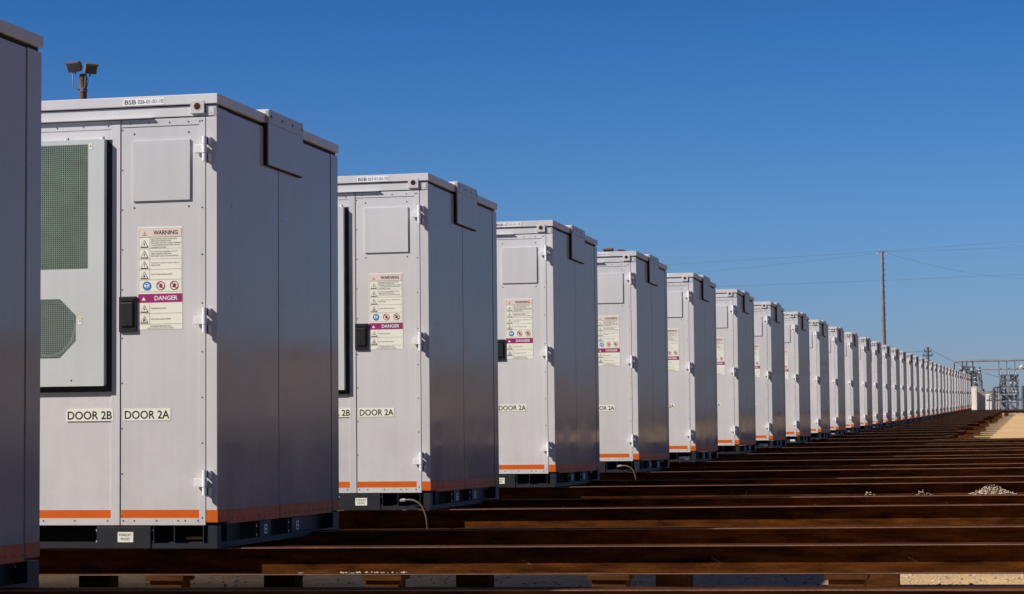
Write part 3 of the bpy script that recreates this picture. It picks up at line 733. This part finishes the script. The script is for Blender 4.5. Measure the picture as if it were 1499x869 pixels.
# ------------------------------------------------------------------ ground
def build_ground():
    bm = bmesh.new()
    xs = [-4000, -1500, -500, -150, -40, -20, -6, 0, 6, 12, 20, 40, 150, 500, 1500, 4000]
    ys = [-3000, -800, -200, -50, -20, -10] + [5*k for k in range(-1, 85)] + [420, 600, 1000, 2000, 4500]
    grid = []
    for y in ys:
        row = []
        for x in xs:
            z = (slope(y) if y > 0 else max(y, -30)/PITCH*.07591) + RISE*max(-40, min(x, 40)) - .40
            row.append(bm.verts.new((x, y, z)))
        grid.append(row)
    for a, b in zip(grid, grid[1:]):
        for k in range(len(xs)-1): bm.faces.new((a[k], a[k+1], b[k+1], b[k]))
    me = bpy.data.meshes.new('ground'); bm.to_mesh(me); bm.free(); me.materials.append(M_GROUND)
    o = bpy.data.objects.new('ground', me); COL.objects.link(o); o['kind'] = 'structure'
build_ground()

def ridge(name, R, a0, a1, zb, hf, m, n=90):
    """a band of hills on an arc of radius R (azimuth in degrees from +Y)"""
    bm = bmesh.new(); rows = []
    for k in range(n+1):
        a = math.radians(a0 + (a1-a0)*k/n); h = hf(k/n)
        rows.append([bm.verts.new((math.sin(a)*(R+dr), math.cos(a)*(R+dr), zb + h*f)) for dr, f in ((0,0),(R*.05,.55),(R*.12,.85),(R*.2,1.0),(R*.45,0))])
    for a, b in zip(rows, rows[1:]):
        for q in range(4): f = bm.faces.new((a[q], b[q], b[q+1], a[q+1])); f.smooth = True
    me = bpy.data.meshes.new(name); bm.to_mesh(me); bm.free(); me.materials.append(m)
    o = bpy.data.objects.new(name, me); COL.objects.link(o); o['kind'] = 'structure'
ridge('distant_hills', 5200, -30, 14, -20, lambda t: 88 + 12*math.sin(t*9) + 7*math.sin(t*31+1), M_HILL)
ridge('desert_hills', 2600, 5, 75, -10, lambda t: min(1, t*6)*(120 + 45*math.sin(t*8+.5) + 20*math.sin(t*27) + 9*math.sin(t*71)), M_DESERT)

# ------------------------------------------------------------------ floodlight poles
def flood_pole(X, Y, ztop, s, label):
    zb = gz(X, Y); e = empty('floodlight_pole', (X, Y, zb), label, 'floodlight pole')
    H = ztop-zb
    mb = MB(); mb.cyl((0,0,0), (0,0,H), .17*s, .12*s, M_POLEW, n=14); mb.build('pole', e)
    b = MB()
    b.tube([(0,-.12*s,H-.55*s), (-.16*s,-.14*s,H-.5*s), (-.30*s,-.14*s,H-.42*s), (-.30*s,-.14*s,H+.05*s)], .022*s, M_GALV)
    b.tube([(0.02,-.12*s,H-.55*s), (.13*s,-.14*s,H-.45*s), (.14*s,-.14*s,H-.1*s), (.14*s,-.14*s,H+.12*s)], .022*s, M_GALV)
    b.cyl((0,0,H-.6*s), (0,0,H-.5*s), .145*s, .145*s, M_GALV, n=14)
    b.tube([(.16*s,-.1*s,H-.1*s), (.22*s,-.1*s,H-.25*s), (.16*s,-.1*s,H-.5*s), (.13*s,-.1*s,H-1.2*s)], .012*s, M_RIVET)
    b.build('bracket', e)
    for cx, cz, rz, tilt, w in ((-.22, .26, -.25, .45, .50), (.30, .18, .75, .5, .42)):
        l = MB()
        M = Matrix.Translation((cx*s, -.14*s, H+cz*s)) @ Matrix.Rotation(rz, 4, 'Z') @ Matrix.Rotation(tilt, 4, 'X') @ Matrix.Scale(s, 4)
        l.box(-w/2, w/2, -.16, .0, -.17, .17, M_LAMP, bev=.03, M=M)
        l.box(-w/2+.05, w/2-.05, .0, .10, -.12, .12, M_LAMP, M=M)
        l.box(-w/2-.015, w/2+.015, -.175, -.155, .13, .19, M_LAMP, M=M)
        l.cyl((cx*s, -.14*s, H+(cz-.3)*s), (cx*s, -.14*s, H+(cz-.12)*s), .03*s, .03*s, M_GALV, n=8)
        fl = l.build('floodlight', e)
        g = MB(); g.box(-w/2+.04, w/2-.04, -.168, -.162, -.14, .12, M_GLASS, M=M); g.build('lens', fl)
flood_pole(-25.47, 56.8, 12.95, 1.0, 'wooden pole with two floodlights above the largest container, top left')
flood_pole(-17.9, 115.08, 11.25, 1.15, 'floodlights on a pole peeking above the fourth container roof')

# ------------------------------------------------------------------ far poles and wires
Xm, Ym = -16.0, 350.5; zb = gz(Xm, Ym)
e = empty('transmission_pole', (Xm, Ym, zb), 'tall grey tubular steel pole rising above the container row', 'utility pole')
mb = MB(); H = 30.3-zb
mb.cyl((0,0,0), (0,0,H*.40), .50, .42, M_POLEG, n=16); mb.cyl((0,0,H*.40), (0,0,H*.42), .52, .52, M_POLEG, n=16); mb.cyl((0,0,H*.42), (0,0,H), .40, .24, M_POLEG, n=16)
k = H*.06
while k < H:                                                                # step bolts
    mb.box(.22, .42, -.05, .05, k, k+.12, M_GALVD); k += .9
mb.build('pole', e)
mb = MB(); mb.box(-.75, .75, -.12, .12, H, H+.18, M_POLEG); mb.build('crossarm', e)
for x in (-.7, .7):
    mb = MB(); mb.cyl((x,0,H-.3), (x,0,H+.0), .09, .09, M_CERAM, n=8); mb.build('insulator', e)
def wire(p0, p1, sag, name_label, r=.016, n=40):
    mb = MB(); p0 = Vector(p0); p1 = Vector(p1)
    mb.tube([p0.lerp(p1, k/n) - Vector((0, 0, sag*4*(k/n)*(1-k/n))) for k in range(n+1)], r, M_WIRE, n=5)
    tag(mb.build('overhead_wire'), name_label, 'wire', 'overhead wires')
wire((-15.3, 350.5, 30.2), (36, 362, 29.0), 4.0, 'wire sagging to the right from the tall grey pole top')
wire((-16.7, 350.5, 30.2), (-110, 335, 24.5), 1.2, 'wire running left from the tall grey pole top')
wire((-110, 340, 27.2), (40, 362, 34.4), 1.0, 'uppermost thin wire crossing the sky above the tall grey pole')
wire((-15.4, 350.5, 30.4), (40, 364, 34.0), .8, 'wire rising right from the tall grey pole top')
wire((-90, 340, 24.6), (40, 362, 28.0), .6, 'lowest thin wire crossing behind the tall grey pole')
Xw, Yw = -8.06, 322.5; zb = gz(Xw, Yw)
e = empty('wooden_utility_pole', (Xw, Yw, zb), 'dark wooden utility pole with crossarm behind the far containers', 'utility pole')
H = 13.9-zb
mb = MB(); mb.cyl((0,0,0), (0,0,H), .26, .19, M_GALVD, n=10); mb.build('pole', e)
for z, w in ((H-.75, .55), (H-1.35, .7), (H-2.4, .4)):
    mb = MB(); mb.box(-w, w, -.12, .1, z, z+.22, M_GALVD); arm = mb.build('crossarm', e)
    for x in (-w+.08, w-.08):
        mb = MB(); mb.cyl((x,0,z+.2), (x,0,z+.5), .09, .07, M_GALVD, n=8); mb.build('insulator', arm)
mb = MB(); mb.cyl((.3,0,H-2.9), (.3,0,H-2.1), .22, .22, M_GALVD, n=12); mb.build('transformer_can', e)
wire((Xw+.8, Yw, 13.3), (3.5, 330, 9.2), .5, 'wire from the dark wooden pole down to the substation', .03)
wire((Xw-.8, Yw, 13.3), (-45, 320, 14.2), .6, 'wire from the dark wooden pole to the left', .025)

# ------------------------------------------------------------------ substation
def sx(px): return -3.58 + .0888*(px-1396)
def sz(py): return 10.80 - .0915*(py-528)
YS = 293.5
def pipe(mb, a, b, r=.13, m=None): mb.cyl((a[0], a[1], a[2]), (b[0], b[1], b[2]), r, r, m or M_GALV, n=8)
X0s = sx(1396); G0 = gz(0, YS)
e = empty('bus_gantry', (0, YS, 0), 'tall grey pipe gantry of the substation at the right photo edge', 'substation gantry')
mb = MB(); mb.tube([(X0s, 0, G0-1), (X0s, 0, sz(530)), (X0s+.25, 0, sz(528)), (40, 0, sz(526)+.0)], .15, M_GALV, n=8); mb.build('top_pipe', e)
mb = MB(); mb.tube([(sx(1422), .5, sz(540)), (40, .5, sz(540))], .12, M_GALV, n=8); mb.build('lower_pipe', e)
for px in (1462, 1473.5, 1485.5, 1515, 1540):
    mb = MB(); pipe(mb, (sx(px), .2, sz(528)), (sx(px), .2, sz(549)), .045, M_GALVD); mb.build('drop_wire', e)
for px in (1560, 1640):
    mb = MB(); pipe(mb, (sx(px), 0, G0-1), (sx(px), 0, sz(528)), .17, M_GALV); mb.build('column', e)
mb = MB(); mb.cyl((sx(1493), .1, sz(538.8)), (sx(1496.5), .1, sz(535.8)), .14, .14, M_CERAM, n=10); mb.build('insulator', e)
e = empty('disconnect_switch', (0, YS-1.2, 0), 'cluster of dark switchgear arms hanging under the pipe gantry', 'switchgear')
mb = MB()
for px in (1409, 1415, 1424): pipe(mb, (sx(px), 0, sz(528)), (sx(px), 0, sz(541)), .09, M_GALVD)
mb.build('hanger', e)
mb = MB()
pipe(mb, (sx(1405), 0, sz(537)), (sx(1428), 0, sz(538)), .14, M_GALVD); pipe(mb, (sx(1404), 0, sz(543)), (sx(1419), 0, sz(539)), .20, M_GALVD)
pipe(mb, (sx(1414), 0, sz(545)), (sx(1434), 0, sz(545)), .15, M_GALVD); pipe(mb, (sx(1419), 0, sz(549)), (sx(1434), 0, sz(548)), .12, M_GALVD)
pipe(mb, (sx(1409), .2, sz(536)), (sx(1420), .2, sz(552)), .09, M_GALVD); pipe(mb, (sx(1427), .2, sz(537)), (sx(1419), .2, sz(553)), .08, M_GALVD)
mb.build('switch_arm', e)
for a, b, c_, d in ((1407, 541, 1407, 536), (1412, 547, 1412, 541), (1419, 558, 1418, 545), (1427, 562, 1427, 547), (1434, 548, 1434, 537), (1423, 543, 1423, 537)):
    mb = MB(); mb.cyl((sx(a), -.1, sz(b)), (sx(c_), -.1, sz(d)), .15, .10, M_GALVD, n=8)
    for q in range(5):
        z = sz(b) + (sz(d)-sz(b))*q/5; mb.cyl((sx(a), -.1, z), (sx(a), -.1, z+.08), .22, .18, M_CERAM if q % 2 else M_GALVD, n=10)
    mb.build('insulator', e)
mb = MB(); pipe(mb, (sx(1420), .3, G0-1), (sx(1420), .3, sz(546)), .22, M_GALVD); pipe(mb, (sx(1429), .3, G0-1), (sx(1429), .3, sz(562)), .2, M_GALVD)
mb.box(sx(1423), sx(1431.5), 0, .8, sz(568), sz(561), M_GALV); mb.build('stand', e)

e = empty('transformer_rack', (0, YS+.5, 0), 'dense lattice rack of insulators and pipes at the right photo edge', 'switchgear')
mb = MB()
for px in (1463, 1475, 1489):
    for yy in (0, 1.6): mb.box(sx(px)-.1, sx(px)+.1, yy-.1, yy+.1, G0-1, sz(549), M_GALV)
for py in (549, 557, 566, 575, 584):
    for yy in (0, 1.6): mb.box(sx(1462), sx(1491), yy-.07, yy+.07, sz(py)-.08, sz(py)+.08, M_GALVD)
for k in range(4):
    pipe(mb, (sx(1463), 0, sz(549+9*k)), (sx(1475), 0, sz(558+9*k)), .06, M_GALVD); pipe(mb, (sx(1489), 0, sz(549+9*k)), (sx(1475), 0, sz(558+9*k)), .06, M_GALVD)
mb.build('frame', e)
random.seed(3)
for px in (1466, 1470, 1478, 1482, 1486):
    for (pa, pb) in ((556, 549), (566, 558), (576, 568), (586, 578)):
        mb = MB(); x = sx(px)+random.uniform(-.15,.15); za, zc = sz(pa), sz(pb); yy = random.uniform(-.3,1.6)
        mb.cyl((x, yy, za), (x, yy, zc), .09, .09, M_GALVD, n=8)
        for q in range(5):
            z = za+(zc-za)*q/5; mb.cyl((x, yy, z), (x, yy, z+.09), random.uniform(.16,.25), .14, random.choice((M_GALV, M_GALVD, M_CERAM, M_POLEW)), n=9)
        mb.build('insulator', e)
for px in (1465.5, 1477, 1486.5):
    mb = MB(); mb.cyl((sx(px), 0, sz(549)), (sx(px), 0, sz(544.5)), .16, .05, M_CERAM, n=8); mb.build('bushing', e)
mb = MB()
for a, b in (((1465, 589), (1478, 604)), ((1475, 589), (1490, 604))):
    mb.tube([(sx(a[0]), -.3, sz(a[1])), (sx(b[0]), -.3, sz(b[1]))], .17, M_GALVD, n=6)
mb.box(sx(1464), sx(1478), -.4, .0, sz(590.5), sz(588), M_GALVD); mb.box(sx(1476), sx(1489), -.4, .0, sz(590), sz(588.5), M_POLEW)
mb.build('brace', e)
e = empty('low_bus_frame', (0, YS-.5, 0), 'low dark pipe bus with upright posts left of the lattice rack', 'switchgear')
mb = MB(); pipe(mb, (sx(1443), 0, sz(585.5)), (sx(1466), 0, sz(585.5)), .10, M_GALVD); pipe(mb, (sx(1487), 0, sz(585.5)), (20, 0, sz(585)), .10, M_GALVD); mb.build('low_pipe', e)
mb = MB(); mb.tube([(sx(1453.5), 0, G0-1), (sx(1453.5), 0, sz(568)), (sx(1454), 0, sz(566.8)), (sx(1463), 0, sz(567))], .11, M_GALVD, n=8); mb.build('pipe_bend', e)
for px, py, r in ((1447, 579, .06), (1459, 568, .09), (1439, 569, .12), (1496, 565, .20), (1489, 566, .06)):
    mb = MB(); pipe(mb, (sx(px), 0, G0-1), (sx(px), 0, sz(py)), r, M_GALVD); mb.build('post', e)
for px, za, zb_ in ((1453.5, 576, 568), (1453.5, 590, 579), (1496, 580, 565)):
    mb = MB()
    for q in range(6):
        z = sz(za)+(sz(zb_)-sz(za))*q/6; mb.cyl((sx(px), 0, z), (sx(px), 0, z+.1), .2, .15, M_GALVD, n=8)
    mb.build('insulator', e)
random.seed(11)
e2 = e
for k in range(26):
    px = random.uniform(1446, 1499); py = random.uniform(572, 584); mb = MB()
    x = sx(px); yy = random.uniform(1, 9); mb.cyl((x, yy, G0-1), (x, yy, sz(py)), random.uniform(.04, .09), .04, M_GALVD, n=6)
    if k % 3 == 0: mb.cyl((x-.4, yy, sz(py)), (x+.4, yy, sz(py)), .05, .05, M_GALVD, n=6)
    if k % 2 == 0:
        for q in range(4): mb.cyl((x, yy, sz(py)+.12*q), (x, yy, sz(py)+.12*q+.07), .15, .1, M_GALVD, n=7)
    mb.build('post', e)
e = empty('rear_switch_stand', (0, YS+4, 0), 'mass of dark switchgear between the last containers and the gantry pipe', 'switchgear')
for k in range(16):
    px = random.uniform(1403, 1436); mb = MB(); za = sz(random.uniform(552, 568)); zc = sz(random.uniform(538, 549))
    mb.cyl((sx(px), 0, za), (sx(px+random.uniform(-2, 2)), random.uniform(0, 2), zc), .07, .07, M_GALVD, n=6)
    for q in range(4):
        z = za+(zc-za)*q/4; mb.cyl((sx(px), 0, z), (sx(px), 0, z+.09), .17, .12, random.choice((M_GALV, M_GALVD)), n=7)
    mb.build('insulator', e)
mb = MB(); mb.box(sx(1402), sx(1437), 0, .3, sz(556), sz(555), M_GALVD); mb.box(sx(1405), sx(1425), 0, .3, sz(549.5), sz(548.7), M_GALVD)
for px in (1404, 1420, 1436): mb.box(sx(px)-.1, sx(px)+.1, 0, .2, G0-1, sz(555), M_GALVD)
mb.build('frame', e)
mb = MB(); mb.box(0, 2.6, 0, 6, 0, 6.9, M_WHTC); mb.box(-.15, 2.75, -.15, 6.15, 6.9, 7.2, M_GALV)
e = empty('control_building', (-1.6, 440, gz(0, 420)), 'small white flat roofed building beyond the substation', 'building')
for v in mb.bm.verts: pass
mb.build('wall', e); mb = MB(); mb.box(1, 2, -.02, -.003, 0, 2.1, M_GALVD); mb.build('door', e)

# ------------------------------------------------------------------ white cabinets beyond the end of the row
proto = None
for k in range(12):
    if proto is None:
        e = empty('equipment_cabinet', (0,0,0), '', 'equipment cabinet', 'white cabinets beyond the end of the container row')
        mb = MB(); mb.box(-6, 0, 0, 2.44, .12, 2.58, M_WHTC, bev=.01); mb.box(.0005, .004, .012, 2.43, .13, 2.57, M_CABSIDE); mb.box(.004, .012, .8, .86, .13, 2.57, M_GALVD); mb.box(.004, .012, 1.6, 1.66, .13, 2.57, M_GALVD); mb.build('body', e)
        mb = MB(); mb.box(-6.02, .02, -.03, 2.46, 2.581, 2.66, M_WHTC, bev=.01); mb.build('roof', e)
        mb = MB(); mb.box(-5.9, -.05, .05, 2.4, 0, .119, M_NAVY); mb.build('base', e)
        mb = MB(); mb.box(-.95, -.08, -.02, -.002, .2, 2.45, M_WHTC, bev=.005); dd = mb.build('door', e)
        mb = MB(); mb.box(-.62, -.30, -.024, -.021, .78, .92, M_LABEL); mb.build('label', dd)
        mb = MB(); mb.box(-.80, -.72, -.05, -.021, .82, .98, M_HANDLE); mb.build('handle', dd)
        proto = e; c = e
    else: c = copy_tree(proto)
    Y = 200 + k*2.75
    c.location = (.94 + k*.03, Y, slope(Y)-.40); c.scale = (1, 1, 1.06)
    c['label'] = ('near white equipment cabinet beyond the far end of the container row' if k == 0 else
        'white equipment cabinet, %s behind the nearest one beyond the container row' % ordinal(k))

# ------------------------------------------------------------------ light, sky, camera
SUN = Vector((-1.10, -.77, 1.0)).normalized()
elev = math.asin(SUN.z); azim = math.atan2(SUN.x, SUN.y)
sun = bpy.data.lights.new('sun', 'SUN'); sun.energy = 5.0; sun.angle = math.radians(.5); sun.color = (1.0, .935, .87)
so = bpy.data.objects.new('sun', sun); COL.objects.link(so); so.rotation_euler = SUN.to_track_quat('Z', 'Y').to_euler(); so.location = (-20, -20, 40)
w = bpy.data.worlds.new('World'); scene.world = w; w.use_nodes = True
nt = w.node_tree; bg = nt.nodes['Background']
sky = nt.nodes.new('ShaderNodeTexSky'); sky.sky_type = 'NISHITA'; sky.sun_disc = False
sky.sun_elevation = elev; sky.sun_rotation = azim
sky.altitude = 300; sky.air_density = 1.0; sky.dust_density = .6; sky.ozone_density = 3.0
# polarised desert air: the blue deepens with height above the horizon
tc = nt.nodes.new('ShaderNodeTexCoord'); sp = nt.nodes.new('ShaderNodeSeparateXYZ'); nt.links.new(tc.outputs['Generated'], sp.inputs[0])
cr = nt.nodes.new('ShaderNodeValToRGB'); nt.links.new(sp.outputs[2], cr.inputs[0])
el = cr.color_ramp.elements
el[0].position = .0; el[0].color = (.58, .66, 1.06, 1); el[1].position = .50; el[1].color = (.05, .16, .40, 1)
for p_, c_ in ((.022, (.58, .68, 1.04, 1)), (.095, (.39, .67, 1.09, 1)), (.178, (.21, .545, 1.03, 1)), (.26, (.13, .37, .78, 1)), (.34, (.08, .25, .58, 1))):
    q_ = el.new(p_); q_.color = c_
mxs = nt.nodes.new('ShaderNodeMix'); mxs.data_type = 'RGBA'; mxs.blend_type = 'MULTIPLY'; mxs.inputs['Factor'].default_value = 1
nt.links.new(sky.outputs[0], mxs.inputs[6]); nt.links.new(cr.outputs[0], mxs.inputs[7])
nt.links.new(mxs.outputs[2], bg.inputs[0]); bg.inputs[1].default_value = .086

F = 3297.88; PT, RL, YW = .06423, -.0092, -.22016
cy, sy = math.cos(YW), math.sin(YW)
fw = Vector((sy*math.cos(PT), cy*math.cos(PT), math.sin(PT))); r = Vector((cy, -sy, 0)); u = r.cross(fw)
r2 = math.cos(RL)*r + math.sin(RL)*u; u2 = -math.sin(RL)*r + math.cos(RL)*u
cam = bpy.data.cameras.new('camera'); co = bpy.data.objects.new('camera', cam); COL.objects.link(co)
Mx = Matrix((r2, u2, -fw)).transposed().to_4x4(); Mx.translation = Vector((4.61699, -12.62419, .60926)); co.matrix_world = Mx
cam.sensor_width = 36; cam.lens = F/1499*36; cam.clip_start = .1; cam.clip_end = 12000
cam.dof.use_dof = True; cam.dof.focus_distance = 17.5; cam.dof.aperture_fstop = 14
scene.camera = co
scene.view_settings.view_transform = 'Standard'; scene.view_settings.look = 'None'; scene.view_settings.exposure = 0
scene.render.engine = 'CYCLES'
